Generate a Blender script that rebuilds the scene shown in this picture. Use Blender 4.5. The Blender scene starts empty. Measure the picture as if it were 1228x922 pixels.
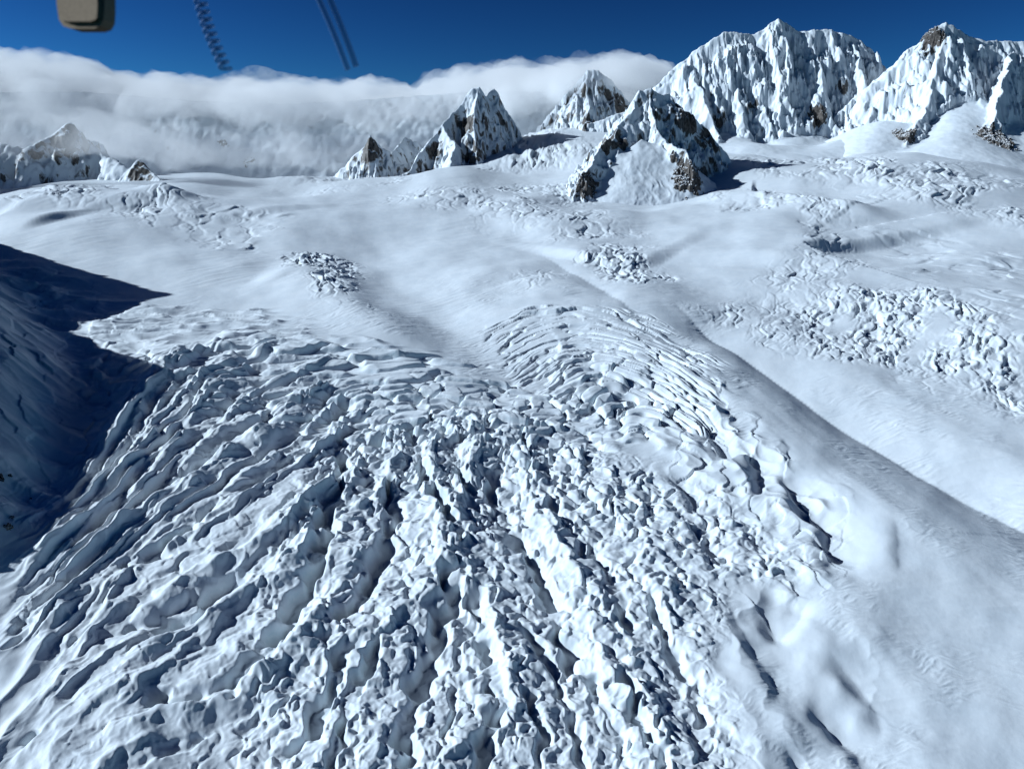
import bpy, bmesh, math, random, time
import numpy as np
T0 = time.time()
random.seed(7)
rng = np.random.default_rng(11)
S = bpy.context.scene
COL = S.collection
R = math.radians

# ------------------------------------------------------------------ camera
F, CU, CV = 964.0, 614.0, 461.0          # focal length and centre, in pixels of the photograph
PITCH = R(15.2)
CP, SP = math.cos(PITCH), math.sin(PITCH)
cam = bpy.data.cameras.new('camera')
cam.sensor_width = 36.0
cam.lens = 36.0 * F / 1228.0
cam.clip_start, cam.clip_end = 0.05, 80000.0
camo = bpy.data.objects.new('camera', cam)
COL.objects.link(camo)
camo.rotation_euler = (math.pi / 2 - PITCH, 0, 0)
S.camera = camo


def ray(u, v):
    xc = (np.asarray(u, float) - CU) / F
    yc = -(np.asarray(v, float) - CV) / F
    return xc, CP + yc * SP, -SP + yc * CP


def at(u, v, d):
    """world point seen at photo pixel (u, v), d metres ahead of the camera"""
    x, y, z = ray(u, v)
    k = np.asarray(d, float) / y
    return np.stack([x * k, y * k, z * k], -1)


# ------------------------------------------------------------------ sun
SUN_AHEAD, SUN_EL = R(5), R(27)
SUN = np.array([-math.cos(SUN_AHEAD) * math.cos(SUN_EL), math.sin(SUN_AHEAD) * math.cos(SUN_EL), math.sin(SUN_EL)])

# ------------------------------------------------------------------ noise
_ga = np.arange(256) / 256.0 * 2 * np.pi
GX, GY = np.cos(_ga).astype(np.float32), np.sin(_ga).astype(np.float32)


def hsh(ix, iy, seed):
    h = ix.astype(np.uint32) * np.uint32(374761393) + iy.astype(np.uint32) * np.uint32(668265263) + np.uint32((seed * 2246822519) & 0xffffffff)
    h ^= h >> np.uint32(13)
    h *= np.uint32(1274126177)
    h ^= h >> np.uint32(16)
    return h


def perlin(x, y, seed=0):
    x = np.asarray(x, np.float32); y = np.asarray(y, np.float32)
    ix = np.floor(x).astype(np.int32); iy = np.floor(y).astype(np.int32)
    fx = x - ix; fy = y - iy
    ux = fx * fx * fx * (fx * (fx * 6 - 15) + 10); uy = fy * fy * fy * (fy * (fy * 6 - 15) + 10)

    def g(a, b):
        h = hsh(ix + a, iy + b, seed) >> np.uint32(24)
        return GX[h] * (fx - a) + GY[h] * (fy - b)
    n0 = g(0, 0); n0 += ux * (g(1, 0) - n0)
    n1 = g(0, 1); n1 += ux * (g(1, 1) - n1)
    return 1.5 * (n0 + uy * (n1 - n0))


def fbm(x, y, octs=4, seed=0, gain=.5, lac=2.03):
    a, s = 1.0, 0
    for o in range(octs):
        s = s + a * perlin(x, y, seed + o * 17)
        x, y, a = x * lac + 3.1, y * lac + 7.7, a * gain
    return s


def ridged(x, y, octs=4, seed=0, gain=.5, lac=2.07):
    a, s, w = 1.0, 0, 1.0
    for o in range(octs):
        n = (1 - np.abs(perlin(x, y, seed + o * 29))) ** 2
        s = s + a * n * w
        w = np.clip(n * 1.4, 0, 1)
        x, y, a = x * lac + 1.7, y * lac + 5.3, a * gain
    return s


def worley(x, y, seed=0, jit=.9):
    """F1, F2, cell random a, cell random b, offset from the cell's centre"""
    x = np.asarray(x, np.float32); y = np.asarray(y, np.float32)
    ix = np.floor(x).astype(np.int32); iy = np.floor(y).astype(np.int32)
    f1 = np.full(x.shape, 9, np.float32); f2 = f1.copy()
    ca = np.zeros(x.shape, np.float32); cb = ca.copy(); ox = ca.copy(); oy = ca.copy()
    for a in (-1, 0, 1):
        for b in (-1, 0, 1):
            h = hsh(ix + a, iy + b, seed)
            px = (h & np.uint32(1023)).astype(np.float32) / 1023
            py = ((h >> np.uint32(10)) & np.uint32(1023)).astype(np.float32) / 1023
            dx = x - (ix + a) - .5 - (px - .5) * jit
            dy = y - (iy + b) - .5 - (py - .5) * jit
            d = np.sqrt(dx * dx + dy * dy)
            m = d < f1
            f2 = np.where(m, f1, np.minimum(f2, d))
            f1 = np.where(m, d, f1)
            ca = np.where(m, ((h >> np.uint32(20)) & np.uint32(63)).astype(np.float32) / 63, ca)
            cb = np.where(m, (h >> np.uint32(26)).astype(np.float32) / 63, cb)
            ox = np.where(m, dx, ox); oy = np.where(m, dy, oy)
    return f1, f2, ca, cb, ox, oy


def sst(a, b, x):
    t = np.clip((x - a) / (b - a), 0, 1)
    return t * t * (3 - 2 * t)


# ------------------------------------------------------------------ base surface of the glacier
def zplane(y):
    y = np.asarray(y, float)
    near = -448 + .16 * (y - 520)
    far = -352.6 + .08 * (y - 1116)
    k = 18.0                                  # soft minimum of the two slopes
    m = np.minimum(near, far)
    return m - k * np.log(np.exp(-(near - m) / k) + np.exp(-(far - m) / k)) + 0


def tps_fit(P, V, reg=1e-4):
    n = len(P)
    d = np.linalg.norm(P[:, None] - P[None], axis=2)
    K = np.where(d > 0, d * d * np.log(d + 1e-9), 0) + reg * np.eye(n)
    Q = np.c_[np.ones(n), P]
    A = np.block([[K, Q], [Q.T, np.zeros((3, 3))]])
    w = np.linalg.solve(A, np.r_[V, 0, 0, 0])
    return P, w


def tps_eval(fit, X, Y):
    P, w = fit
    s = w[-3] + w[-2] * X + w[-1] * Y
    for (px, py), c in zip(P, w[:-3]):
        d2 = (X - px) ** 2 + (Y - py) ** 2 + 1e-12
        s = s + c * .5 * d2 * np.log(d2)
    return s


def mapc(x, y):
    """map coordinates on the ground: bearing and log distance (conformal); one unit is distance/964"""
    return F * np.arctan2(x, y), F * np.log(np.hypot(x, y))


# residual of the surface against the plane: (u, v, distance)
RES = [(614, 922, None), (614, 700, None), (614, 500, None), (300, 922, None), (0, 922, None), (200, 700, None), (200, 480, None),
       (0, 500, None), (1000, 900, None), (1228, 900, None), (900, 600, None), (1228, 620, None), (400, 380, None), (614, 350, None),
       (100, 300, None), (300, 280, None), (-300, 700, None), (-300, 330, None), (1500, 700, None), (1000, 420, None), (800, 350, None),
       (500, 250, None), (350, 236, None),
       (700, 246, 3450), (825, 250, 3450), (600, 205, 4700), (540, 200, 4600), (480, 208, 4700), (250, 216, 5000), (100, 236, 3700),
       (900, 196, 4300), (980, 186, 4600), (1100, 190, 4300), (1220, 205, 3900), (1228, 300, 2450), (1100, 300, 2450), (1000, 250, 3150),
       (1228, 240, 3250), (1400, 230, 3600), (-150, 236, 3700), (600, 165, 5600), (690, 165, 5400), (300, 226, 6200), (100, 232, 6200), (430, 224, 6200), (-200, 236, 6000), (350, 217, 5000), (420, 214, 5000), (300, 230, 7400), (0, 235, 7400)]


def solve_plane(u, v):
    dd = np.exp(np.linspace(math.log(350), math.log(9000), 900))
    x, y, z = ray(u, v)
    f = z / y * dd - zplane(dd)
    i = np.argmax(f < 0)
    return dd[i]


_P, _V = [], []
for u, v, d in RES:
    if d is None:
        d = solve_plane(u, v)
    p = at(u, v, d)
    a, b = mapc(p[0], p[1])
    _P.append((a / 1000, b / 1000)); _V.append((p[2] - zplane(p[1])) / np.hypot(p[0], p[1]) * F)
RFIT = tps_fit(np.array(_P), np.array(_V), 1e-3)


def zbase(x, y):
    a, b = mapc(x, y)
    return zplane(y) + tps_eval(RFIT, a / 1000, np.clip(b, 5600, 8500) / 1000) * np.hypot(x, y) / F


_dd = np.exp(np.linspace(math.log(330), math.log(7500), 700))


def ground(pts):
    """photo pixels -> (x, y) on the glacier's base surface"""
    out = []
    for u, v in pts:
        x, y, z = ray(u, v)
        f = z / y * _dd - zbase(x / y * _dd, _dd)
        i = int(np.argmax(f < 0))
        if f[i] >= 0:
            i = len(_dd) - 1
        if 0 < i:
            t = f[i - 1] / (f[i - 1] - f[i] + 1e-9)
            d = _dd[i - 1] + np.clip(t, 0, 1) * (_dd[i] - _dd[i - 1])
        else:
            d = _dd[0]
        out.append((x / y * d, d))
    return np.array(out)


def M(pts):
    """photo pixels -> map coordinates"""
    g = ground(pts)
    return np.stack(mapc(g[:, 0], g[:, 1]), -1)


# ------------------------------------------------------------------ layout fields, on a coarse map grid
A0, A1, B0, B1, CS = -960.0, 960.0, F * math.log(330.0), F * math.log(8200.0), 4.0
ca_, cb_ = np.arange(A0, A1 + CS, CS), np.arange(B0, B1 + CS, CS)
CA, CB = np.meshgrid(ca_, cb_)


def samp(fld, X, Y):
    gx = np.clip((X - A0) / CS, 0, fld.shape[1] - 1.001); gy = np.clip((Y - B0) / CS, 0, fld.shape[0] - 1.001)
    ix = gx.astype(np.int32); iy = gy.astype(np.int32)
    fx = (gx - ix).astype(np.float32); fy = (gy - iy).astype(np.float32)
    f = fld.astype(np.float32)
    return (f[iy, ix] * (1 - fx) + f[iy, ix + 1] * fx) * (1 - fy) + (f[iy + 1, ix] * (1 - fx) + f[iy + 1, ix + 1] * fx) * fy


def dist_line(Q, X, Y, closed=False):
    """distance to a polyline and the side sign (>0: left of its direction) and position along it 0..1"""
    best = np.full(X.shape, 1e9); side = np.zeros(X.shape); pos = np.zeros(X.shape)
    n = len(Q)
    for i in range(n if closed else n - 1):
        p, q = Q[i], Q[(i + 1) % n]
        e = q - p; L2 = e @ e + 1e-9
        t = np.clip(((X - p[0]) * e[0] + (Y - p[1]) * e[1]) / L2, 0, 1)
        dx, dy = X - p[0] - t * e[0], Y - p[1] - t * e[1]
        d = np.hypot(dx, dy)
        m = d < best
        best = np.where(m, d, best)
        side = np.where(m, np.sign(e[0] * dy - e[1] * dx), side)
        pos = np.where(m, (i + t) / max(1, n - 1), pos)
    return best, side, pos


def inside(Q, X, Y):
    r = np.zeros(X.shape, bool)
    n = len(Q)
    for i in range(n):
        (x1, y1), (x2, y2) = Q[i], Q[(i + 1) % n]
        c = (y1 > Y) != (y2 > Y)
        r ^= c & (X < (x2 - x1) * (Y - y1) / (y2 - y1 + 1e-12) + x1)
    return r


def zone(pts, soft):
    """soft mask of a region outlined in the photograph, laid out on the ground"""
    Q = M(pts)
    d, _, _ = dist_line(Q, CA, CB, True)
    sd = np.where(inside(Q, CA, CB), d, -d)
    return sst(-soft, soft, sd)


def ridge_line(pts, wl, wr, h):
    """long swell (h>0) or trough (h<0): wl / wr its half widths left and right of the line's direction"""
    Q = M(pts)
    d, s, t = dist_line(Q, CA, CB)
    sd = s * d
    w = wr + (wl - wr) * sst(-.6 * (wl + wr), .6 * (wl + wr), sd)
    fade = sst(0, .22, t) * sst(1, .78, t)
    return h * np.exp(-(d / w) ** 2) * fade


def vee(pts, wl, wr, h):
    """crisp valley line: straight flanks meeting in a crease"""
    d, s, t = dist_line(M(pts), CA, CB)
    prof = np.where(s > 0, np.maximum(0, 1 - d / wl), np.maximum(0, 1 - d / wr))
    return -h * prof ** 1.5 * sst(0, .2, t) * sst(1, .9, t)


def strokes_field(strokes):
    P, V = [], []
    for val, pts in strokes:
        q = M(pts)
        # a few points between the given ones
        for i in range(len(q) - 1):
            for t in (0, .5):
                P.append(q[i] * (1 - t) + q[i + 1] * t); V.append(val)
        P.append(q[-1]); V.append(val)
    P = np.array(P) / 1000
    return tps_eval(tps_fit(P, np.array(V, float), 2e-3), CA / 1000, CB / 1000)


FLOW = [(-420, [(330, 395), (240, 450), (150, 560), (60, 660), (-40, 700)]),
        (-330, [(400, 440), (278, 490), (180, 570), (90, 680), (0, 760)]),
        (-250, [(450, 440), (342, 513), (220, 610), (107, 690), (0, 840)]),
        (-170, [(480, 460), (400, 540), (330, 600), (250, 690), (157, 766), (40, 880)]),
        (-100, [(500, 480), (430, 580), (388, 640), (322, 740), (270, 830), (215, 922)]),
        (-40, [(525, 480), (490, 560), (455, 660), (420, 740), (380, 830), (345, 922)]),
        (20, [(550, 480), (540, 560), (535, 692), (521, 757), (499, 834), (475, 922)]),
        (80, [(575, 480), (580, 560), (590, 650), (592, 760), (590, 834), (585, 922)]),
        (150, [(600, 480), (625, 580), (653, 692), (678, 761), (715, 834), (750, 922)]),
        (230, [(640, 470), (700, 580), (745, 660), (780, 740), (830, 830), (880, 922)]),
        (310, [(690, 450), (790, 580), (850, 670), (890, 748), (940, 835), (1000, 922)]),
        (400, [(640, 360), (760, 430), (880, 540), (960, 640), (1040, 740), (1150, 880)]),
        (460, [(700, 370), (830, 450), (960, 560), (1100, 680), (1228, 800)]),
        (520, [(760, 370), (900, 430), (1060, 540), (1228, 660), (1400, 780)])]
PHI = strokes_field(FLOW)
ARCS = [(0, [(585, 400), (625, 388), (700, 386), (790, 405), (870, 440)]),
        (20, [(598, 428), (640, 405), (710, 406), (800, 432), (890, 480)]),
        (45, [(620, 458), (660, 430), (720, 430), (800, 455), (885, 510)]),
        (75, [(648, 485), (700, 460), (760, 466), (830, 500), (870, 540)]),
        (98, [(690, 505), (760, 492), (820, 515), (850, 560)]),
        (130, [(730, 540), (790, 535), (830, 560)])]
PSI = strokes_field(ARCS)

# zones -----------------------------------------------------------------
Z_trans = zone([(190, 440), (300, 415), (400, 425), (520, 432), (600, 452), (680, 490), (740, 540), (700, 560), (560, 545), (420, 530), (330, 520), (230, 500)], 26)
Z_serac = zone([(320, 560), (400, 530), (470, 518), (560, 508), (640, 515), (730, 550), (820, 575), (900, 620), (960, 660), (940, 700), (860, 700), (860, 800), (910, 1010), (280, 1010), (300, 700), (350, 590)], 30)
Z_rib = zone([(440, 560), (520, 530), (620, 540), (720, 600), (800, 690), (840, 800), (900, 1010), (160, 1010), (180, 840), (300, 690), (390, 590)], 40)
Z_left = zone([(170, 470), (260, 425), (360, 440), (440, 500), (420, 590), (380, 680), (300, 800), (230, 1010), (100, 1000), (60, 800), (20, 700), (90, 580), (130, 520)], 40)
Z_leftsoft = zone([(40, 640), (0, 680), (-60, 720), (-60, 1010), (240, 1010), (220, 840), (140, 740), (100, 660)], 40)
Z_hatch = zone([(90, 396), (170, 366), (300, 372), (420, 420), (500, 436), (400, 450), (300, 440), (200, 440)], 22)
Z_arc = zone([(575, 396), (640, 381), (720, 383), (790, 402), (840, 435), (865, 480), (860, 530), (820, 520), (760, 530), (690, 500), (640, 470), (605, 440)], 14)
Z_bumps = zone([(780, 500), (860, 470), (910, 520), (960, 580), (1005, 640), (1010, 690), (960, 720), (900, 700), (850, 640), (800, 560)], 26)
Z_lowR = zone([(850, 690), (960, 690), (1040, 780), (1075, 860), (1050, 1010), (860, 1010)], 30)
Z_wall = zone([(-400, 330), (-60, 330), (20, 420), (60, 500), (50, 580), (0, 660), (-60, 690), (-400, 760)], 60)
print('fields', round(time.time() - T0, 1))

# large forms, in map units (pixels) -------------------------------------
BIG = np.zeros(CA.shape)
BIG += vee([(800, 372), (850, 400), (900, 428), (980, 480), (1100, 553), (1228, 618), (1400, 706)], 105, 150, 24)     # trough on the right
BIG += vee([(630, 292), (690, 335), (755, 385), (815, 418), (860, 452)], 60, 90, 8)
BIG += ridge_line([(640, 290), (700, 330), (760, 375), (850, 420), (960, 520), (1100, 650), (1300, 800)], 115, 115, 12)  # smooth swell before it
BIG += ridge_line([(430, 262), (445, 300), (480, 365), (560, 415), (640, 470), (720, 540)], 60, 60, -12)         # dip in the middle
BIG += ridge_line([(300, 330), (370, 330), (430, 380), (520, 430)], 60, 50, 9)
BIG += ridge_line([(-60, 700), (0, 690), (60, 662), (85, 610), (120, 550), (190, 455), (225, 420)], 60, 40, 15)   # raised margin of the icefall
BIG += ridge_line([(-60, 640), (30, 610), (60, 560), (90, 510), (150, 430)], 60, 40, -16)
BIG += 60 * Z_wall
BIG += ridge_line([(960, 640), (1010, 720), (1050, 800), (1060, 900)], 40, 70, 4)
BIG += ridge_line([(780, 250), (860, 262), (930, 262), (1000, 250)], 260, 160, 9)
BIG += ridge_line([(880, 330), (950, 300), (1000, 310)], 200, 160, 10)
BIG += ridge_line([(940, 378), (1030, 360), (1120, 380), (1228, 420), (1330, 450)], 170, 90, 17)                # step above the right basin
BIG += ridge_line([(1040, 280), (1130, 300), (1228, 330)], 140, 80, 5)
BIG += ridge_line([(1050, 330), (1140, 350), (1228, 390)], 120, 70, 5)
BIG += ridge_line([(-40, 250), (60, 254), (150, 254), (235, 244)], 180, 26, 15)                                # step at the far left
BIG += ridge_line([(-40, 268), (30, 272), (75, 275)], 60, 26, 9)
BIG += ridge_line([(-40, 204), (60, 202), (150, 207), (200, 214)], 160, 110, 24)
BIG += ridge_line([(620, 340), (660, 350), (700, 370)], 60, 50, 5)
BIG += ridge_line([(690, 318), (740, 312), (800, 318)], 130, 70, 7)

BIG += ridge_line([(480, 236), (560, 232), (640, 238), (700, 246)], 170, 60, 5)          # steps of the upper snowfield
BIG += ridge_line([(540, 262), (640, 268), (700, 290)], 150, 50, 5)
BIG += ridge_line([(190, 264), (270, 258), (330, 266)], 130, 50, 5)
BIG += ridge_line([(850, 232), (960, 214), (1100, 226), (1250, 262)], 220, 60, 8)
BIG += ridge_line([(1010, 255), (1150, 278), (1250, 310)], 150, 50, 7)
BIG += ridge_line([(845, 258), (930, 243), (1000, 254), (1020, 292)], 200, 60, 8)

BIG += ridge_line([(150, 452), (260, 436), (400, 428), (560, 436), (680, 468), (760, 500)], 120, 190, 13)        # brow above the transverse crevasses
BIG += ridge_line([(560, 400), (640, 384), (730, 388), (820, 420), (880, 460)], 70, 130, 8)

# ------------------------------------------------------------------ terrain grid
acol = np.concatenate([np.linspace(-940, -648, 70)[:-1], np.arange(-648, 648, 1.15), np.linspace(648, 940, 70)])
b = F * math.log(350.0); brow = []
while b < F * math.log(7600.0):
    brow.append(b)
    d = math.exp(b / F)
    b += 1.35 if d < 1500 else (1.9 if d < 2600 else (2.6 if d < 4500 else 5))
brow = np.array(brow)
GA, GB = np.meshgrid(acol.astype(np.float32), brow.astype(np.float32))
NR, NC = GA.shape
print('grid', NR, NC, NR * NC)
X, Y = GA.ravel(), GB.ravel()

H = samp(BIG, X, Y)
H += (5 + 5 * sst(F * math.log(1500), F * math.log(2600), Y)) * fbm(X / 260, Y / 420, 3, 3) + 1.2 * fbm(X / 60, Y / 110, 2, 9)
phi = samp(PHI, X, Y)
psi = samp(PSI, X, Y)
wx = 9 * fbm(X / 40, Y / 40, 2, 101); wy = 9 * fbm(X / 40 + 9, Y / 40 + 3, 2, 102)
WX = X + wx * 1.3 + 22 * fbm(X / 110, Y / 110, 2, 111); WY = Y + wy * 1.3 + 22 * fbm(X / 110 + 7, Y / 110, 2, 112)


def on(mask):
    return np.nonzero(mask > .004)[0]


def blocks(x, y, seed, w=.28, jit=.85, tilt=.8, dome=.5):
    f1, f2, c1, c2, ox, oy = worley(x, y, seed, jit)
    crack = sst(.02, w, f2 - f1)
    top = .55 + .7 * c1 + tilt * ((c2 - .5) * ox * 1.6 + ((c1 * 7.3) % 1 - .5) * oy * 1.6) - dome * f1 * f1
    return crack * np.maximum(top, .1)


def facets(x, y, seed):
    f1, f2, c1, c2, ox, oy = worley(x, y, seed, .95)
    return (c1 - .5) * ox * 2.2 + (c2 - .5) * oy * 2.2 + .35 * (c1 * 5.7 % 1 - .5)


z = {k: samp(v, WX, WY) for k, v in dict(trans=Z_trans, serac=Z_serac, rib=Z_rib, left=Z_left, lsoft=Z_leftsoft, hatch=Z_hatch,
                                           arc=Z_arc, bumps=Z_bumps, lowR=Z_lowR).items()}
print('zones', round(time.time() - T0, 1))

# --- explicit troughs and crests traced on the photograph, laid out on the ground
def line_local(pts, reach, jitter=1.0):
    Q = M(pts)
    lo, hi = Q.min(0) - reach, Q.max(0) + reach
    i = np.nonzero((X > lo[0]) & (X < hi[0]) & (Y > lo[1]) & (Y < hi[1]))[0]
    d, s, t = dist_line(Q, X[i] + wx[i] * jitter, Y[i] + wy[i] * jitter)
    return i, d, s, t


# longitudinal ribs (fan)
i = on(z['rib'])
p, q = phi[i] + wx[i] * .7, Y[i]
r0 = ridged(p / 95, q / 420, 1, 41)
p2 = p + 22 * r0
r = ridged(p2 / 95, q / 420, 1, 41) * .8 + .5 * ridged(p2 / 48, q / 170, 2, 43) * r0
RIB = np.zeros(X.shape, np.float32)
RIB[i] = z['rib'][i] * (r - .75) * 17

TROUGHS = [  # points, half width, depth
    ([(584, 540), (598, 600), (616, 640), (631, 660), (642, 677), (656, 703), (664, 732), (673, 761), (689, 787), (697, 812)], 13, 24),
    ([(705, 800), (711, 816), (726, 842), (740, 880), (752, 915)], 10, 18),
    ([(474, 590), (470, 618), (466, 648), (451, 688), (437, 710), (418, 732), (398, 750)], 11, 22),
    ([(540, 680), (536, 703), (532, 739), (521, 761), (510, 798), (499, 834), (488, 878), (478, 940)], 17, 26),
    ([(568, 700), (572, 721), (576, 754), (587, 783), (594, 820), (598, 849), (580, 885), (575, 940)], 13, 20),
    ([(627, 747), (638, 761), (653, 780), (667, 805), (675, 835), (690, 880), (705, 930)], 9, 16),
    ([(780, 715), (796, 754), (821, 798), (836, 834), (850, 870)], 10, 15),
    ([(745, 800), (759, 838), (770, 871), (788, 904), (807, 935)], 9, 15),
    ([(634, 820), (642, 857), (649, 890), (645, 930)], 9, 14),
    ([(496, 550), (516, 585), (533, 610), (545, 632), (554, 655)], 7, 18),
    ([(462, 570), (466, 592), (468, 623), (464, 650)], 6, 18),
    ([(548, 560), (558, 575), (567, 597), (575, 620)], 7, 14),
    ([(405, 545), (411, 563), (405, 590), (380, 620)], 8, 16),
    ([(405, 600), (390, 630), (380, 673), (362, 714), (338, 758), (320, 787), (300, 810), (276, 824)], 13, 22),
    ([(256, 607), (242, 629), (205, 648), (172, 670), (147, 677)], 10, 15),
    ([(300, 680), (253, 714), (235, 739), (205, 747), (176, 747), (150, 745)], 12, 17),
    ([(335, 765), (300, 800), (278, 822), (256, 834), (220, 836), (170, 842)], 15, 18),
    ([(430, 760), (400, 820), (381, 850), (370, 885), (330, 905)], 14, 18),
    ([(315, 849), (300, 862), (280, 876)], 7, 10),
    ([(455, 760), (440, 800), (420, 850), (400, 900), (390, 940)], 9, 16),
    ([(700, 640), (725, 680), (745, 720), (755, 760)], 8, 13),
    ([(640, 570), (665, 610), (690, 640), (705, 670)], 7, 12),
    ([(560, 760), (548, 800), (540, 850), (535, 900)], 7, 10),
    ([(240, 870), (215, 890), (190, 915)], 8, 9), ([(45, 880), (20, 905), (0, 930)], 12, 10), ([(35, 750), (15, 770), (-20, 800)], 12, 8)]
TR = np.zeros(X.shape, np.float32)
for pts, hw, dep in TROUGHS:
    i, d, s_, t = line_local(pts, 60, 1.1)
    vw = hw * (.75 + .5 * perlin(Y[i] / 40, X[i] / 40, 401))
    prof = sst(vw * 1.7, vw * .55, d) * sst(0, .10, t) * sst(1, .90, t)
    prof = prof * (.35 + .65 * sst(-.35, .1, fbm(X[i] / 60, Y[i] / 60, 2, 403)))         # snow bridges and fills
    TR[i] = np.minimum(TR[i], -.88 * dep * prof)
CRESTS = [  # points, height, reach on the gentle upper-left side, reach on the steep lower-right side
    ([(222, 425), (215, 440), (200, 460), (181, 479), (156, 514), (132, 540), (112, 552)], 15, 40, 13),
    ([(330, 418), (278, 440), (234, 465), (210, 494), (195, 523), (171, 553), (137, 592), (110, 640)], 18, 44, 14),
    ([(330, 450), (273, 470), (244, 494), (229, 523), (190, 562), (166, 592), (140, 630)], 14, 36, 12),
    ([(345, 470), (300, 500), (262, 525), (225, 560), (190, 600)], 11, 30, 10),
    ([(400, 500), (342, 513), (293, 538), (264, 562), (215, 592), (161, 626), (112, 665), (70, 700)], 22, 50, 17),
    ([(395, 520), (337, 543), (303, 567), (264, 601), (225, 625)], 11, 26, 11),
    ([(440, 545), (410, 572), (361, 616), (312, 655), (273, 672), (190, 720), (130, 750)], 17, 42, 15),
    ([(430, 590), (400, 622), (360, 660), (330, 690), (270, 730), (222, 762), (160, 790), (110, 808)], 17, 44, 16),
    ([(450, 640), (425, 680), (390, 730), (350, 780), (300, 822), (240, 850), (170, 865)], 17, 40, 18),
    ([(150, 600), (110, 625), (80, 660), (40, 690)], 10, 30, 12),
    ([(130, 690), (80, 730), (30, 770), (-20, 800)], 7, 40, 18),
    ([(240, 790), (180, 810), (120, 850)], 8, 30, 14),
    ([(200, 880), (150, 905), (110, 930)], 7, 30, 14)]
CR = np.zeros(X.shape, np.float32)
for pts, hh, wl_, wr_ in CRESTS:
    i, d, s_, t = line_local(pts, 90, .5)
    wloc = np.where(s_ > 0, 14 + wr_ * 1.2, 8 + wl_ * .35)
    hv = hh * .85 * (.8 + .45 * perlin(X[i] / 35, Y[i] / 35, 411))
    prof = np.maximum(0, 1 - d / wloc) ** 1.1 * sst(0, .3, t) * sst(1, .8, t)
    CR[i] = np.maximum(CR[i], hv * prof)

HOLLOWS = [  # wind scoops beside the icefall: points, reach on the shaded left wall, reach on the lit right side, depth
    ([(893, 530), (908, 560), (916, 582), (912, 604)], 12, 26, 8), ([(938, 560), (955, 588), (966, 612), (958, 630)], 13, 30, 9), ([(975, 600), (996, 640), (1002, 668), (990, 700)], 14, 34, 8),
    ([(865, 690), (890, 745), (920, 798), (948, 860)], 16, 46, 5), ([(905, 752), (935, 756), (958, 735), (966, 705)], 16, 40, 6), ([(990, 775), (1030, 812), (1058, 848), (1062, 895)], 22, 52, 8),
    ([(955, 830), (1000, 866), (1032, 900), (1050, 950)], 18, 48, 8), ([(820, 610), (850, 640), (862, 675)], 12, 26, 7), ([(870, 590), (900, 625), (918, 665)], 12, 28, 6),
    ([(1070, 625), (1083, 665), (1080, 700)], 12, 30, 2.5), ([(940, 890), (968, 930), (980, 980)], 14, 40, 6), ([(800, 560), (830, 590), (845, 620)], 10, 24, 6), ([(840, 500), (862, 530), (870, 560)], 10, 24, 5)]
for pts, wl_, wr_, dep in HOLLOWS:
    i, d, s_, t = line_local(pts, 130, .35)
    # right of a line running towards the viewer is the left wall in view
    w_ = wl_ + (wr_ - wl_) * sst(-8, 8, s_ * d)
    H[i] -= 1.5 * dep * np.exp(-(d / w_) ** 2) * sst(0, .3, t) * sst(1, .7, t)

# left side: weaker noise ridges along the flow under the traced crests
i = on(z['left'])
p, q = phi[i] + wx[i] * .5, Y[i]
r0 = ridged(p / 62, q / 330, 1, 51)
p2 = p + 20 * r0
r = ridged(p2 / 62, q / 330, 1, 51) + .6 * ridged(p2 / 24, q / 150, 2, 53)
H[i] += z['left'][i] * (1 - .7 * z['rib'][i]) * (r - .7) * 10
s2 = blocks((phi[i] + wx[i]) / 26, (Y[i] + wy[i]) / 46, 55, .3, .9, .8, .5)
H[i] += z['left'][i] * (1.8 * facets((phi[i] + wx[i]) / 24, (Y[i] + wy[i]) / 42, 811) + 1.2 * facets((X[i] + wx[i]) / 12, (Y[i] + wy[i]) / 15, 813) + .5 * ridged(X[i] / 9, Y[i] / 11, 2, 815))
H[i] += z['left'][i] * (s2 - .6) * 3.5 * sst(-.1, .5, fbm(X[i] / 110, Y[i] / 110, 2, 56) + .1)
i = on(z['lsoft'])
p, q = phi[i], Y[i]
H[i] += z['lsoft'][i] * (4.5 * ridged(p / 50, q / 170, 2, 57) + 3 * fbm(X[i] / 40, Y[i] / 40, 2, 58))
m = samp(zone([(90, 420), (150, 425), (210, 450), (190, 490), (130, 520), (90, 480)], 30), WX, WY) + .6 * samp(zone([(35, 345), (60, 335), (75, 360), (45, 372)], 20), WX, WY)
i = on(m)
H[i] += m[i] * 5 * (blocks((X[i] + wx[i]) / 22, (Y[i] + wy[i]) / 34, 59, .4, .9, .8, .5) - .5)
zw = samp(zone([(-300, 330), (0, 310), (150, 360), (180, 470), (100, 580), (40, 660), (-300, 720)], 40), X, Y)
i = on(zw)
H[i] += zw[i] * (4.5 * (ridged((X[i] + .6 * Y[i]) / 60, (Y[i] - .6 * X[i]) / 150, 3, 881) - .8) + 2.0 * facets((X[i] + wx[i]) / 26, (Y[i] + wy[i]) / 60, 883))
# hatch of fine oblique ridges at the upper left
i = on(z['hatch'])
xx, yy = X[i] * .94 - Y[i] * .34, X[i] * .34 + Y[i] * .94
H[i] += z['hatch'][i] * (5.6 * ridged(xx / 80 + wx[i] / 90, yy / 22 + wy[i] / 45, 2, 61) - 3)
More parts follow.
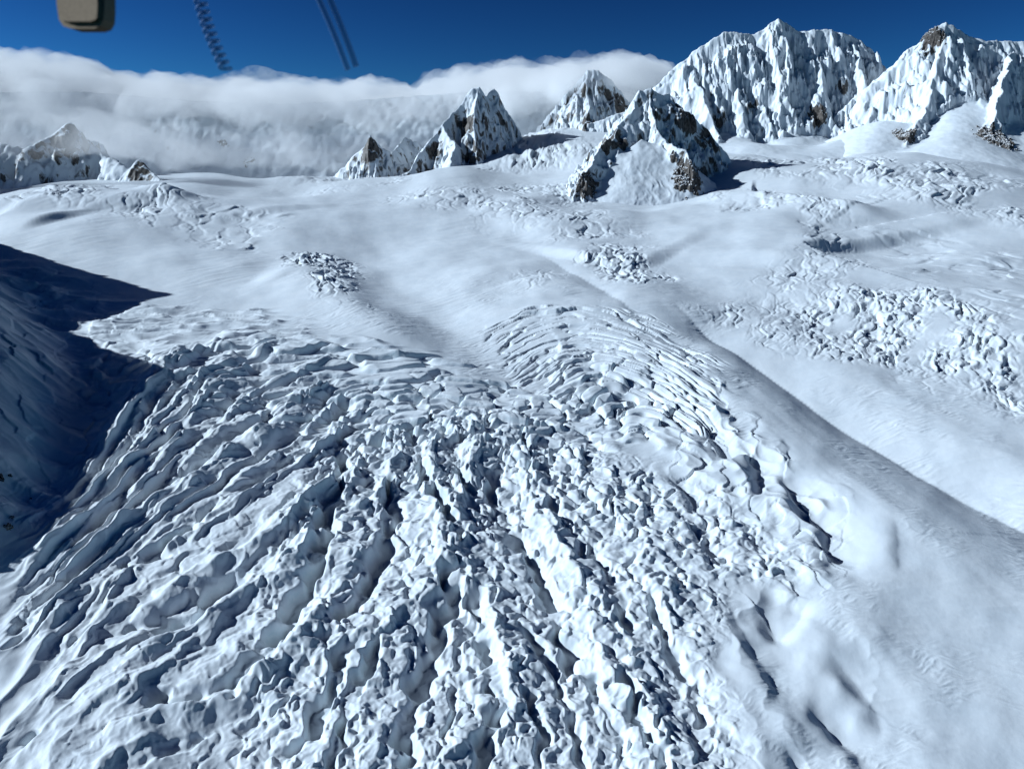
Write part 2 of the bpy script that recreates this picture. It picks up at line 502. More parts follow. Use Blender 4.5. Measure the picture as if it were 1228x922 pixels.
# transverse crevasses
i = on(z['trans'])
bow = Y[i] + wy[i] * .45 + .05 * X[i] + .00018 * (X[i] + 60) ** 2
hi_ = sst(F * math.log(1150), F * math.log(1330), Y[i])        # fine parallel cracks first, broader blocks lower down
b1 = blocks((X[i] + wx[i] * 1.5) / 100, bow / 20, 71, .26, .8, .35, .2)
b2 = blocks((X[i] + wx[i] * 1.2 + 31) / 44, bow / 25, 72, .22, .85, .5, .3)
H[i] += z['trans'][i] * ((b1 - .6) * (5.6 + 2.2 * hi_) + (b2 - .6) * 8.5 * (1 - hi_) + 1.6 * (1 - hi_) * facets((X[i] + wx[i]) / 20, (Y[i] + wy[i]) / 26, 74))
# seracs: tilted snow blocks, some cracks filled in by drifted snow
i = on(z['serac'])
xs = phi[i] * .45 + X[i] * .55
fill = sst(-.35, .25, fbm(X[i] / 70, Y[i] / 70, 2, 86))
upper = sst(F * math.log(760), F * math.log(980), Y[i])
s1 = blocks((xs + wx[i]) / 33, (Y[i] + wy[i]) / 36, 81, .22, .95, 1.0, .35) * (1 - upper) + blocks((xs + wx[i]) / 23, (Y[i] + wy[i]) / 26, 82, .24, .95, 1.0, .3) * upper
s2 = blocks((xs + wx[i] * 1.2) / 15, (Y[i] + wy[i] * 1.2) / 18, 83, .40, .95, .7, .7)


def puff(x, y, seed):
    f1 = worley(x, y, seed, .95)[0]
    return np.sqrt(np.maximum(0, 1 - 1.35 * f1 * f1))


puffs = puff((X[i] + wx[i]) / 36, (Y[i] + wy[i]) / 46, 88) * 6 + puff((X[i] + wx[i] * 1.3) / 18, (Y[i] + wy[i] * 1.3) / 23, 89) * 3.4
lump = ridged((X[i] + wx[i]) / 40, (Y[i] + wy[i]) / 46, 2, 87, .5)
dep = .7 + .5 * fbm(X[i] / 120, Y[i] / 120, 2, 85)
deep = np.clip(1 + TR[i] / 14, .12, 1)
H[i] += z['serac'][i] * deep * ((s1 - .6) * (5.6 + 1.6 * upper) * dep * (.35 + .65 * fill) + (s2 - .55) * (3.0 + 1.2 * upper) * (.3 + .7 * fill) + (lump - .8) * 3.0 + (puffs - 5.2) * (.75 - .5 * upper))
H[i] += z['serac'][i] * (.3 + .7 * deep) * (3.6 * facets((X[i] + wx[i]) / 20, (Y[i] + wy[i]) / 24, 801) + 1.8 * facets((X[i] + wx[i] * .8) / 11, (Y[i] + wy[i] * .8) / 13, 803) + .6 * ridged(X[i] / 9, Y[i] / 11, 2, 805))
H += RIB * np.clip(1 + TR / 20, .2, 1) + TR * np.clip(z['serac'] + z['rib'] + z['left'] + z['lsoft'] + z['bumps'] + z['lowR'], 0, 1) + CR - .25 * CR.max() * (CR > 1e9)
# arc crevasses (upper right fan)
i = on(z['arc'])
t = psi[i] + wy[i] * .20
al = X[i] + wx[i] * 2.2
lo = sst(25, 85, t)
a1 = blocks(al / 90, t / 5.2, 91, .17, .95, .4, .1)
a2 = blocks(al / 34, t / 6.0, 92, .30, .9, .7, .5)
H[i] += z['arc'][i] * 1.6 * facets(al / 30, t / 5.0, 94)
H[i] += z['arc'][i] * ((a1 - .6) * 4.0 * (1 - lo) + (a2 - .55) * 6.5 * lo + 3.5 * lo * (ridged(al / 60, t / 16, 2, 93) - .8))
# drifted bumps beside them
i = on(z['bumps'])
sm = (1 - z['serac'][i]) * (1 - z['arc'][i])
H[i] += z['bumps'][i] * sm * 3.2 * facets((X[i] + wx[i] * 1.4) / 30, (Y[i] + wy[i] * 1.4) / 42, 821)
H[i] += z['bumps'][i] * sm * (10 * ridged((phi[i] + wx[i] * .8) / 52, (Y[i] + wy[i]) / 90, 2, 96, .4) - 5 + 3 * (blocks((X[i] + wx[i]) / 40, (Y[i] + wy[i]) / 60, 95, .7, .9, .9, .9) - .5))
i = on(z['lowR'])
H[i] += z['lowR'][i] * (1 - z['serac'][i]) * (5.5 * (ridged((phi[i] + wx[i]) / 74, (Y[i] + wy[i]) / 170, 1, 98) - .6) + 3 * fbm(X[i] / 60, Y[i] / 90, 2, 99))

# smaller icefalls: (outline, cell across, cell along, height, softness, seed)
PATCH = [([(345, 302), (385, 298), (425, 312), (432, 335), (410, 360), (385, 362), (360, 340)], 11, 40, 6.5, 20, 201),
         ([(205, 276), (260, 262), (322, 264), (320, 288), (290, 306), (260, 296)], 34, 60, 4.5, 24, 203),
         ([(700, 312), (745, 304), (795, 318), (795, 345), (760, 352), (715, 340)], 13, 42, 6, 22, 205),
         ([(615, 335), (655, 330), (668, 350), (640, 360), (600, 350)], 16, 40, 1.6, 20, 207),
         ([(590, 232), (640, 222), (690, 228), (680, 246), (640, 255), (590, 244)], 11, 60, 4.2, 60, 209),
         ([(470, 244), (540, 236), (590, 250), (660, 262), (690, 285), (640, 280), (560, 258)], 14, 60, 3.0, 70, 211),
         ([(650, 262), (720, 268), (740, 290), (690, 296)], 16, 60, 3, 50, 213),
         ([(585, 200), (600, 175), (640, 158), (690, 162), (690, 185), (650, 200)], 9, 60, 4, 50, 215),
         ([(850, 248), (900, 240), (960, 246), (1010, 262), (1015, 300), (985, 312), (985, 280), (950, 262), (880, 268)], 12, 50, 4.5, 26, 217),
         ([(900, 360), (985, 310), (1040, 320), (1020, 345), (940, 385)], 13, 46, 2.5, 30, 219),
         ([(940, 385), (1010, 358), (1110, 368), (1170, 395), (1228, 420), (1300, 450), (1300, 520), (1228, 500), (1150, 450), (1060, 430), (960, 420)], 12, 34, 5.5, 34, 221),
         ([(830, 372), (880, 365), (950, 400), (930, 420), (880, 400)], 14, 40, 3, 26, 223),
         ([(900, 205), (960, 188), (1060, 196), (1170, 215), (1300, 250), (1300, 290), (1228, 290), (1130, 262), (1020, 232)], 12, 70, 4, 60, 225),
         ([(1030, 285), (1100, 285), (1228, 320), (1300, 345), (1300, 370), (1200, 350), (1090, 315)], 60, 40, 3, 30, 227),
         ([(1060, 330), (1120, 340), (1228, 380), (1228, 410), (1130, 370)], 60, 40, 3.5, 30, 229),
         ([(0, 245), (60, 240), (130, 245), (225, 240), (225, 262), (190, 275), (120, 258), (0, 258)], 14, 60, 4.5, 50, 231),
         ([(340, 215), (420, 208), (470, 218), (400, 226)], 12, 90, 2.5, 70, 233),
         ([(400, 340), (440, 372), (470, 392), (440, 388), (400, 362)], 24, 40, 2.5, 20, 235),
         ([(1060, 440), (1130, 430), (1228, 470), (1228, 500), (1150, 480)], 26, 50, 2.5, 26, 237)]
for pts, cx, cy, hh, soft, seed in PATCH:
    m = samp(zone(pts, soft), WX, WY)
    i = on(m)
    m_ = m[i] * sst(-.75, .35, fbm(X[i] / 50, Y[i] / 120, 3, seed + 5))
    s1 = blocks((X[i] + wx[i] * .8) / cx, (Y[i] + wy[i] * 1.5) / cy, seed, .20, .95, .6, .15)
    s2 = blocks((X[i] + wx[i] * .8) / (cx * .45), (Y[i] + wy[i] * 1.5) / (cy * .45), seed + 1, .4, .95, .9, .5)
    H[i] += m_ * ((s1 - .6) * hh * .42 + (s2 - .6) * hh * .14 + hh * .45 * (ridged((X[i] + wx[i]) / (cx * 4), (Y[i] + wy[i]) / (cy * 2.2), 1, seed + 11) - .6) + hh * .5 * facets((X[i] + wx[i]) / (cx * .8), (Y[i] + wy[i]) / (cy * .8), seed + 3) + hh * .35 * (ridged(X[i] / (cx * 2.2), Y[i] / (cy * 1.2), 2, seed + 8) - .8))
# soft undulations along the flow on the smooth snow
zf = samp(zone([(800, 400), (960, 470), (1228, 620), (1350, 700), (1350, 1010), (1060, 1010), (1000, 760), (930, 560)], 50), WX, WY)
H += zf * (.7 * fbm(phi / 34, Y / 420, 2, 311) + .25 * fbm(phi / 11, Y / 180, 2, 313) * sst(0, .6, fbm(X / 150, Y / 200, 2, 315) + .2))
# fine snow relief, sastrugi along the wind
H += .12 * fbm(X / 16, Y / 30, 3, 301) + .35 * ridged((X + .5 * Y) / 70, (Y - .5 * X) / 16, 2, 303) * sst(.3, .9, fbm(X / 200, Y / 300, 2, 305) + .5)
smooth_ = np.clip(1 - z['serac'] - z['left'] - z['rib'], 0, 1) * sst(F * math.log(2600), F * math.log(1500), Y)
rx, ry = X * .83 + Y * .56 + wx, Y * .83 - X * .56 + wy
H += smooth_ * sst(-.15, .55, fbm(X / 130, Y / 160, 3, 321)) * (.55 * ridged(rx / 46, ry / 8, 3, 323) + .25 * fbm(rx / 12, ry / 3.5, 2, 325))
print('relief', round(time.time() - T0, 1))

# drifted snow rounds the broken ice a little
Hg = H.reshape(NR, NC); zs = np.clip(z['serac'] + .8 * z['left'] + .5 * z['rib'], 0, 1).reshape(NR, NC)
Hb = Hg.copy()
for _ in range(2):
    Hb[1:-1] = .25 * Hb[:-2] + .5 * Hb[1:-1] + .25 * Hb[2:]
    Hb[:, 1:-1] = .25 * Hb[:, :-2] + .5 * Hb[:, 1:-1] + .25 * Hb[:, 2:]
low_ = sst(F * math.log(1050), F * math.log(760), Y).reshape(NR, NC)
H = (Hg + zs * (.45 + .4 * low_) * (Hb - Hg)).ravel()

rad = np.exp(Y.astype(np.float64) / F); ang = X.astype(np.float64) / F
gx, gy = rad * np.sin(ang), rad * np.cos(ang)
# base surface on the coarse grid, then sampled
cr, cg = np.exp(CB / F), CA / F
ZB = zbase(cr * np.sin(cg), np.maximum(cr * np.cos(cg), 60))
gz = samp(ZB, X, Y).astype(np.float64) + H * rad / F


def grid_mesh(name, px, py, pz, nr, nc, mat, attrs=None):
    me = bpy.data.meshes.new(name)
    n = nr * nc
    me.vertices.add(n)
    co = np.empty((n, 3), np.float32); co[:, 0] = px.ravel(); co[:, 1] = py.ravel(); co[:, 2] = pz.ravel()
    me.vertices.foreach_set('co', co.ravel())
    ids = np.arange(n, dtype=np.int32).reshape(nr, nc)
    q = np.stack([ids[:-1, :-1], ids[:-1, 1:], ids[1:, 1:], ids[1:, :-1]], -1).reshape(-1, 4)
    me.loops.add(q.size); me.loops.foreach_set('vertex_index', q.ravel())
    me.polygons.add(len(q))
    me.polygons.foreach_set('loop_start', np.arange(0, q.size, 4, dtype=np.int32))
    me.polygons.foreach_set('loop_total', np.full(len(q), 4, np.int32))
    me.polygons.foreach_set('use_smooth', np.ones(len(q), bool))
    me.update(calc_edges=True)
    for k, v in (attrs or {}).items():
        at_ = me.attributes.new(k, 'FLOAT', 'POINT'); at_.data.foreach_set('value', v.astype(np.float32).ravel())
    me.materials.append(mat)
    o = bpy.data.objects.new(name, me); COL.objects.link(o)
    return o


def tag(o, label, cat, kind=None, group=None):
    o['label'] = label; o['category'] = cat
    if kind: o['kind'] = kind
    if group: o['group'] = group
    return o


# ------------------------------------------------------------------ materials
def nodes(name):
    m = bpy.data.materials.new(name); m.use_nodes = True
    nt = m.node_tree
    for n in list(nt.nodes): nt.nodes.remove(n)
    return m, nt, nt.nodes, nt.links


def N(ns, t, **kw):
    n = ns.new(t)
    for k, v in kw.items():
        if k.startswith('i_'):
            n.inputs[k[2:].replace('_', ' ')].default_value = v
        else:
            setattr(n, k, v)
    return n


def ramp(ns, p0, c0, p1, c1, mode='LINEAR'):
    r_ = ns.new('ShaderNodeValToRGB'); r_.color_ramp.interpolation = mode
    e = r_.color_ramp.elements
    e[0].position, e[0].color = p0, c0
    e[1].position, e[1].color = p1, c1
    return r_


def snow_material(name, scale, ice=True, rock=False, rock_bias=.34, rock_dark=(.032, .031, .031), rock_light=(.13, .115, .105)):
    m, nt, ns, ln = nodes(name)
    out = N(ns, 'ShaderNodeOutputMaterial')
    bs = N(ns, 'ShaderNodeBsdfPrincipled')
    bs.inputs['Roughness'].default_value = .55
    bs.inputs['Specular IOR Level'].default_value = .25
    ln.new(bs.outputs[0], out.inputs['Surface'])
    geo = N(ns, 'ShaderNodeNewGeometry')
    sep = N(ns, 'ShaderNodeSeparateXYZ'); ln.new(geo.outputs['Normal'], sep.inputs[0])
    tc = N(ns, 'ShaderNodeTexCoord')
    n1 = N(ns, 'ShaderNodeTexNoise'); n1.inputs['Scale'].default_value = 1 / (40 * scale); n1.inputs['Detail'].default_value = 6
    ln.new(tc.outputs['Object'], n1.inputs['Vector'])
    n2 = N(ns, 'ShaderNodeTexNoise'); n2.inputs['Scale'].default_value = 1 / (5 * scale); n2.inputs['Detail'].default_value = 5
    if rock:
        st_ = N(ns, 'ShaderNodeVectorMath', operation='MULTIPLY'); st_.inputs[1].default_value = (1, 1, .45)
        ln.new(tc.outputs['Object'], st_.inputs[0]); ln.new(st_.outputs[0], n2.inputs['Vector'])
    else:
        ln.new(tc.outputs['Object'], n2.inputs['Vector'])
    snow = ramp(ns, .3, (.69, .755, .81, 1), .7, (.76, .815, .86, 1)); ln.new(n1.outputs['Fac'], snow.inputs[0])
    col = snow.outputs[0]
    if ice:       # bare ice shows where walls are too steep to hold snow
        icec = ramp(ns, .3, (.60, .72, .78, 1), .75, (.76, .83, .87, 1)); ln.new(n2.outputs['Fac'], icec.inputs[0])
        ad = N(ns, 'ShaderNodeMath', operation='MULTIPLY_ADD'); ad.inputs[1].default_value = .35
        ln.new(n1.outputs['Fac'], ad.inputs[0]); ln.new(sep.outputs['Z'], ad.inputs[2])
        st = N(ns, 'ShaderNodeMapRange'); st.inputs['From Min'].default_value = .72; st.inputs['From Max'].default_value = .45
        ln.new(ad.outputs[0], st.inputs['Value'])
        mx = N(ns, 'ShaderNodeMix', data_type='RGBA')
        ln.new(st.outputs[0], mx.inputs[0]); ln.new(col, mx.inputs[6]); ln.new(icec.outputs[0], mx.inputs[7])
        col = mx.outputs[2]
    if rock:
        att = N(ns, 'ShaderNodeAttribute', attribute_name='rock')
        n3 = N(ns, 'ShaderNodeTexNoise'); n3.inputs['Scale'].default_value = 1 / 46; n3.inputs['Detail'].default_value = 7; n3.inputs['Roughness'].default_value = .62; n3.inputs['Distortion'].default_value = .6
        ln.new(st_.outputs[0], n3.inputs['Vector'])
        rk = ramp(ns, .35, rock_dark + (1,), .7, rock_light + (1,)); ln.new(n2.outputs['Fac'], rk.inputs[0])
        # rock where it is steep, broken by noise, more where the rock attribute is high
        s1 = N(ns, 'ShaderNodeMath', operation='MULTIPLY_ADD'); s1.inputs[1].default_value = -.8; s1.inputs[2].default_value = rock_bias
        ln.new(sep.outputs['Z'], s1.inputs[0])
        s2 = N(ns, 'ShaderNodeMath', operation='MULTIPLY_ADD'); s2.inputs[1].default_value = 1.1; ln.new(n3.outputs['Fac'], s2.inputs[0]); ln.new(s1.outputs[0], s2.inputs[2])
        s3 = N(ns, 'ShaderNodeMath', operation='ADD'); ln.new(s2.outputs[0], s3.inputs[0]); ln.new(att.outputs['Fac'], s3.inputs[1])
        mr = N(ns, 'ShaderNodeMapRange'); mr.inputs['From Min'].default_value = .62; mr.inputs['From Max'].default_value = .74
        ln.new(s3.outputs[0], mr.inputs['Value'])
        mx = N(ns, 'ShaderNodeMix', data_type='RGBA')
        ln.new(mr.outputs[0], mx.inputs[0]); ln.new(col, mx.inputs[6]); ln.new(rk.outputs[0], mx.inputs[7])
        col = mx.outputs[2]
    ln.new(col, bs.inputs['Base Color'])
    bp = N(ns, 'ShaderNodeBump'); bp.inputs['Strength'].default_value = .15; bp.inputs['Distance'].default_value = 1.0 * scale
    ln.new(n2.outputs['Fac'], bp.inputs['Height']); ln.new(bp.outputs[0], bs.inputs['Normal'])
    return m


MAT_GLACIER = snow_material('glacier_snow', 1.0, True)
glacier = grid_mesh('glacier_ground', gx, gy, gz, NR, NC, MAT_GLACIER)
tag(glacier, 'snow covered glacier broken by crevasses and seracs filling the valley', 'glacier', 'structure')
print('glacier', round(time.time() - T0, 1))

GZ = gz.reshape(NR, NC)


def surf(u, v):
    """point of the glacier's finished surface seen at a photo pixel"""
    x, y, zz = ray(u, v)
    dd = np.exp(np.linspace(math.log(380), math.log(6500), 4000))
    px, py, pz = x / y * dd, dd, zz / y * dd
    a_, b_ = mapc(px, py)
    ia = np.clip(np.searchsorted(acol, a_), 0, NC - 1); ib = np.clip(np.searchsorted(brow, b_), 0, NR - 1)
    k = int(np.argmax(pz < GZ[ib, ia]))
    return np.array([px[k], py[k], GZ[ib[k], ia[k]]])


# ------------------------------------------------------------------ mountains
def mountain(name, label, ridges, x0, x1, y0, y1, step, floor_z, mat, flute=(40, 55, 240), rough=14, seed=0, rocks=(), crags=(), kind='structure', cat='mountain', warp=18, curve=0.0, crag=0, cragsize=(95, 130)):
    """height field that falls away on both sides of its crest lines.
    ridges: list of (points [(u, v, distance)], slope towards the camera, slope away)"""
    xs, ys = np.arange(x0, x1, step), np.arange(y0, y1, step)
    MX, MY = np.meshgrid(xs, ys)
    wxm = warp * fbm(MX / 90, MY / 90, 3, seed + 1); wym = warp * fbm(MX / 90 + 5, MY / 90, 3, seed + 2)
    PX, PY = MX + wxm, MY + wym
    Zm = np.full(MX.shape, -9e9); below = np.zeros(MX.shape); slp = np.ones(MX.shape)
    for pts, s_front, s_back in ridges:
        P = np.array([at(*p) for p in pts])
        for k in range(len(P) - 1):
            p, q = P[k], P[k + 1]
            e = q[:2] - p[:2]; L2 = e @ e + 1e-6
            g_ = .35 if s_front < .85 else 1.0              # snow aprons are smooth
            QX_, QY_ = MX + g_ * wxm, MY + g_ * wym
            t = np.clip(((QX_ - p[0]) * e[0] + (QY_ - p[1]) * e[1]) / L2, 0, 1)
            dx, dy = QX_ - p[0] - t * e[0], QY_ - p[1] - t * e[1]
            d = np.hypot(dx, dy)
            if s_front < .6:
                d = np.sqrt(d * d + 110.0 ** 2) - 110.0
            sl = np.where(dy < 0, s_front, s_back)
            zz = p[2] + t * (q[2] - p[2]) - sl * d + curve * np.minimum(d, 500) ** 2 / 1000
            m = zz > Zm
            kk = 45.0 if s_front < .8 else 6.0            # snow aprons meet the faces in a hollow curve
            hh_ = np.clip(kk - np.abs(zz - Zm), 0, None) / kk
            Zm = np.where(m, zz, Zm) + hh_ * hh_ * kk * .25; below = np.where(m, sl * d, below); slp = np.where(m, sl, slp)
    drop = np.clip(below / 140, .04, 1) * sst(.5, 1.5, slp)
    ha, fx, fy = flute
    ha_v = ha * (.45 + .9 * sst(-.5, .6, fbm(MX / 330, MY / 330, 2, seed + 12)))
    Zm = Zm + ha_v * (ridged(PX / fx, PY / fy, 4, seed + 3, .5) - .9) * drop + ha * .9 * (ridged(PX / (fx * 3.1), PY / (fy * 1.6), 1, seed + 6) - .6) * drop
    steep = sst(.74, 1.3, slp)
    Zm = Zm + rough * fbm(MX / 55, MY / 55, 5, seed + 4, .55) * (.05 + steep * (.30 + .65 * drop))
    Zm = Zm + crag * (ridged((PX + .35 * PY) / cragsize[0], (PY - .3 * PX) / cragsize[1], 5, seed + 8, .55) - .9) * np.clip(drop, .10, 1) * (.05 + .95 * steep)
    rk = np.zeros(MX.shape)
    for ru, rv, rd, rr in rocks:                      # bare rock patches: (u, v, distance, radius in metres)
        c = at(ru, rv, rd)
        dd = np.sqrt((MX - c[0]) ** 2 + ((MY - c[1]) * .6) ** 2 + ((Zm - c[2]) * .8) ** 2)
        rk = np.maximum(rk, .34 * sst(1.35, .5, dd / rr))
    Zm = np.maximum(Zm, floor_z)
    for clabel, cu, cv, cd, cr_ in crags:             # bare rock standing proud of the snow: a thing of its own
        c = at(cu, cv, cd); st = 1.7
        qx, qy = np.arange(c[0] - cr_ * 1.3, c[0] + cr_ * 1.3, st), np.arange(c[1] - cr_ * 2.2, c[1] + cr_ * 2.2, st)
        QX, QY = np.meshgrid(qx, qy)
        fx_ = np.clip((QX - x0) / step, 0, len(xs) - 1.01); fy_ = np.clip((QY - y0) / step, 0, len(ys) - 1.01)
        ix, iy = fx_.astype(int), fy_.astype(int); fx_ -= ix; fy_ -= iy
        QZ = (Zm[iy, ix] * (1 - fx_) + Zm[iy, ix + 1] * fx_) * (1 - fy_) + (Zm[iy + 1, ix] * (1 - fx_) + Zm[iy + 1, ix + 1] * fx_) * fy_
        dd = np.sqrt((QX - c[0]) ** 2 + ((QY - c[1]) * .5) ** 2 + ((QZ - c[2]) * .75) ** 2) / cr_ + .35 * fbm(QX / 26, QY / 26, 3, seed + 41)
        mk = sst(1.0, .55, dd)
        QZ = QZ - 5 + mk * (9 + 9 * ridged(QX / 20, QY / 34 + QX / 60, 3, seed + 43, .6) + 3 * fbm(QX / 7, QY / 9, 3, seed + 44))
        co_ = grid_mesh('rock_outcrop', QX, QY, QZ, len(qy), len(qx), MAT_ROCK)
        bm_ = bmesh.new(); bm_.from_mesh(co_.data)
        keep = (mk > .01).ravel()
        bm_.verts.ensure_lookup_table()
        bmesh.ops.delete(bm_, geom=[v_ for v_, k_ in zip(bm_.verts, keep) if not k_], context='VERTS')
        bm_.to_mesh(co_.data); bm_.free()
        tag(co_, clabel, 'rock outcrop')
    o = grid_mesh(name, MX, MY, Zm, len(ys), len(xs), mat, {'rock': rk})
    tag(o, label, cat, kind)
    return o


def rock_material():
    m, nt, ns, ln = nodes('bare_rock')
    out = N(ns, 'ShaderNodeOutputMaterial'); bs = N(ns, 'ShaderNodeBsdfPrincipled'); bs.inputs['Roughness'].default_value = .9
    bs.inputs['Specular IOR Level'].default_value = .15
    ln.new(bs.outputs[0], out.inputs['Surface'])
    tc = N(ns, 'ShaderNodeTexCoord'); geo = N(ns, 'ShaderNodeNewGeometry'); sep = N(ns, 'ShaderNodeSeparateXYZ'); ln.new(geo.outputs['Normal'], sep.inputs[0])
    n1 = N(ns, 'ShaderNodeTexNoise'); n1.inputs['Scale'].default_value = 1 / 14; n1.inputs['Detail'].default_value = 7; ln.new(tc.outputs['Object'], n1.inputs['Vector'])
    n2 = N(ns, 'ShaderNodeTexNoise'); n2.inputs['Scale'].default_value = 1 / 5; n2.inputs['Detail'].default_value = 5; ln.new(tc.outputs['Object'], n2.inputs['Vector'])
    rk = ramp(ns, .3, (.030, .027, .026, 1), .72, (.175, .155, .14, 1)); ln.new(n1.outputs['Fac'], rk.inputs[0])
    a1 = N(ns, 'ShaderNodeMath', operation='MULTIPLY_ADD'); a1.inputs[1].default_value = .9; ln.new(n2.outputs['Fac'], a1.inputs[0]); ln.new(sep.outputs['Z'], a1.inputs[2])
    mr = N(ns, 'ShaderNodeMapRange'); mr.inputs['From Min'].default_value = 1.08; mr.inputs['From Max'].default_value = 1.2; ln.new(a1.outputs[0], mr.inputs['Value'])
    mx = N(ns, 'ShaderNodeMix', data_type='RGBA'); mx.inputs[7].default_value = (.78, .81, .84, 1)
    ln.new(mr.outputs[0], mx.inputs[0]); ln.new(rk.outputs[0], mx.inputs[6]); ln.new(mx.outputs[2], bs.inputs['Base Color'])
    bp = N(ns, 'ShaderNodeBump'); bp.inputs['Strength'].default_value = .6; bp.inputs['Distance'].default_value = 3
    ln.new(n2.outputs['Fac'], bp.inputs['Height']); ln.new(bp.outputs[0], bs.inputs['Normal'])
    return m


MAT_ROCK = rock_material()
MAT_MTN = snow_material('mountain_snow', 2.2, False, True, .16)
MAT_MTN_ROCKY = snow_material('mountain_snow_rocky', 2.2, False, True, .37, (.030, .029, .029), (.15, .13, .115))

# main massif, right
mountain('snow_mountain', 'tall fluted snow massif with rounded left shoulder and pointed summit', [
    ([(700, 150, 5600), (760, 130, 5600), (800, 97, 5600), (830, 62, 5600), (868, 38, 5600), (905, 41, 5600), (932, 22, 5600), (958, 38, 5600), (990, 35, 5600), (1022, 42, 5600), (1040, 54, 5600), (1052, 80, 5600), (1075, 92, 5600)], 1.55, 1.0),
    ([(880, 38, 5600), (885, 110, 5330), (895, 150, 5150)], 1.6, 1.7),
    ([(828, 68, 5600), (838, 105, 5380), (862, 165, 5050)], 1.6, 1.7),
    ([(975, 36, 5600), (985, 100, 5330), (1000, 148, 5200)], 1.6, 1.7),
    ([(1022, 44, 5600), (1038, 100, 5300), (1052, 140, 5150)], 1.6, 1.7),
    ([(930, 24, 5600), (936, 90, 5350), (950, 144, 5180)], 1.6, 1.7),
    ([(1062, 140, 5350), (1020, 168, 4950), (960, 188, 4650)], .36, .5), ([(870, 158, 5250), (905, 174, 4950), (930, 190, 4700)], .36, .5), ([(950, 152, 5300), (945, 175, 4950)], .36, .5),
], 200, 3000, 4300, 6300, 4.5, -400, MAT_MTN, (20, 36, 420), 10, 500,
    rocks=[(975, 140, 5200, 70), (905, 125, 5250, 60), (1030, 130, 5200, 60), (865, 140, 5200, 70), (1015, 100, 5330, 60)], crag=52, cragsize=(150, 230),
    crags=[('dark rock cliff under the snow dome at the foot of the tall fluted massif', 982, 138, 5200, 62)])
mountain('snow_mountain', 'craggy snow peak at the right edge with a dark summit rib', [
    ([(1040, 105, 5200), (1068, 84, 5200), (1085, 70, 5200), (1105, 50, 5200), (1122, 33, 5200), (1136, 26, 5200), (1158, 42, 5200), (1182, 49, 5200), (1205, 49, 5200), (1228, 50, 5200), (1300, 62, 5200), (1420, 110, 5200)], 1.5, 1.0),
    ([(1136, 28, 5200), (1122, 85, 4990), (1108, 135, 4780), (1085, 176, 4550)], 1.45, 1.6),
    ([(1165, 48, 5200), (1170, 95, 4980), (1180, 135, 4800)], 1.45, 1.6),
    ([(1215, 60, 5150), (1205, 95, 4800), (1190, 150, 4550), (1190, 188, 4380)], 2.2, 2.2),
    ([(1300, 62, 5200), (1290, 130, 4800), (1280, 200, 4400)], 1.6, 1.6),
    ([(1152, 118, 4950), (1145, 165, 4500), (1130, 198, 4200)], .40, .5), ([(1235, 160, 4600), (1240, 204, 4150)], .40, .5), ([(1060, 145, 4900), (1040, 184, 4500)], .36, .5),
], 1600, 4600, 3900, 6000, 5, -400, MAT_MTN, (20, 36, 400), 10, 530,
    rocks=[(1195, 160, 4480, 90), (1185, 185, 4400, 60), (1090, 160, 4650, 60), (1110, 55, 5140, 60), (1095, 100, 4900, 40)], crag=46, cragsize=(150, 220),
    crags=[('tall dark rock buttress at the right edge of the picture below the craggy peak', 1196, 165, 4450, 92),
           ('low grey rock hump where the craggy right peak meets the glacier', 1088, 158, 4640, 62),
           ('dark rock band just left of the summit of the craggy right peak', 1118, 48, 5180, 60)])
# nunatak in the middle
mountain('rocky_peak', 'rocky peak with two dark rock ribs framing a smooth snow apron', [
    ([(684, 248, 3480), (698, 212, 3600), (722, 178, 3760), (745, 150, 3900), (760, 126, 4000), (769, 110, 4060), (780, 105, 4060), (790, 114, 4065), (803, 112, 4080), (815, 130, 4080), (830, 138, 4080), (848, 160, 4080), (872, 184, 4100)], 1.5, 1.3),
    ([(778, 106, 4060), (786, 150, 3900), (800, 170, 3800), (822, 180, 3700), (832, 205, 3600), (826, 246, 3500)], 1.9, 1.9),
    ([(724, 204, 3740), (744, 186, 3780), (770, 170, 3840), (798, 176, 3810), (810, 196, 3740)], .70, .8),
], 200, 1250, 3300, 4500, 3.6, -400, MAT_MTN_ROCKY, (24, 44, 110), 11, 560,
    rocks=[(704, 215, 3560, 60), (830, 205, 3600, 60), (740, 165, 3830, 55), (815, 135, 4060, 60), (848, 165, 4060, 60)], warp=18, crag=34,
    crags=[('dark rock buttress at the foot of the rocky peak beside its shadow', 826, 212, 3570, 74),
           ('grey rock rib ending the left arm of the rocky peak in the middle', 703, 218, 3545, 62),
           ('grey rock step half way up the left arm of the rocky peak', 727, 174, 3780, 34),
           ('dark rock wall below the summit of the rocky peak on its shaded right side', 826, 150, 4050, 48),
           ('small dark rock knob between the two arms of the rocky peak', 808, 190, 3700, 20)])
# twin peak
mountain('jagged_peak', 'sharp twin topped snow and rock peak rising before the cloud bank', [
    ([(470, 215, 4900), (492, 205, 4950), (512, 172, 5100), (530, 150, 5200), (552, 126, 5300), (566, 107, 5350), (574, 104, 5350), (582, 116, 5350), (592, 107, 5450), (604, 135, 5450), (620, 165, 5450), (640, 190, 5450)], 2.0, 1.6),
    ([(572, 106, 5350), (566, 150, 5150), (575, 196, 4950)], 1.9, 1.9),
    ([(530, 150, 5200), (545, 170, 5050), (540, 196, 4850)], 1.5, 1.5),
], -900, 300, 4500, 6100, 5, -400, MAT_MTN_ROCKY, (28, 46, 160), 11, 590,
    rocks=[(560, 150, 5200, 60), (520, 180, 5050, 50), (570, 185, 5000, 50)], warp=14, crag=34)
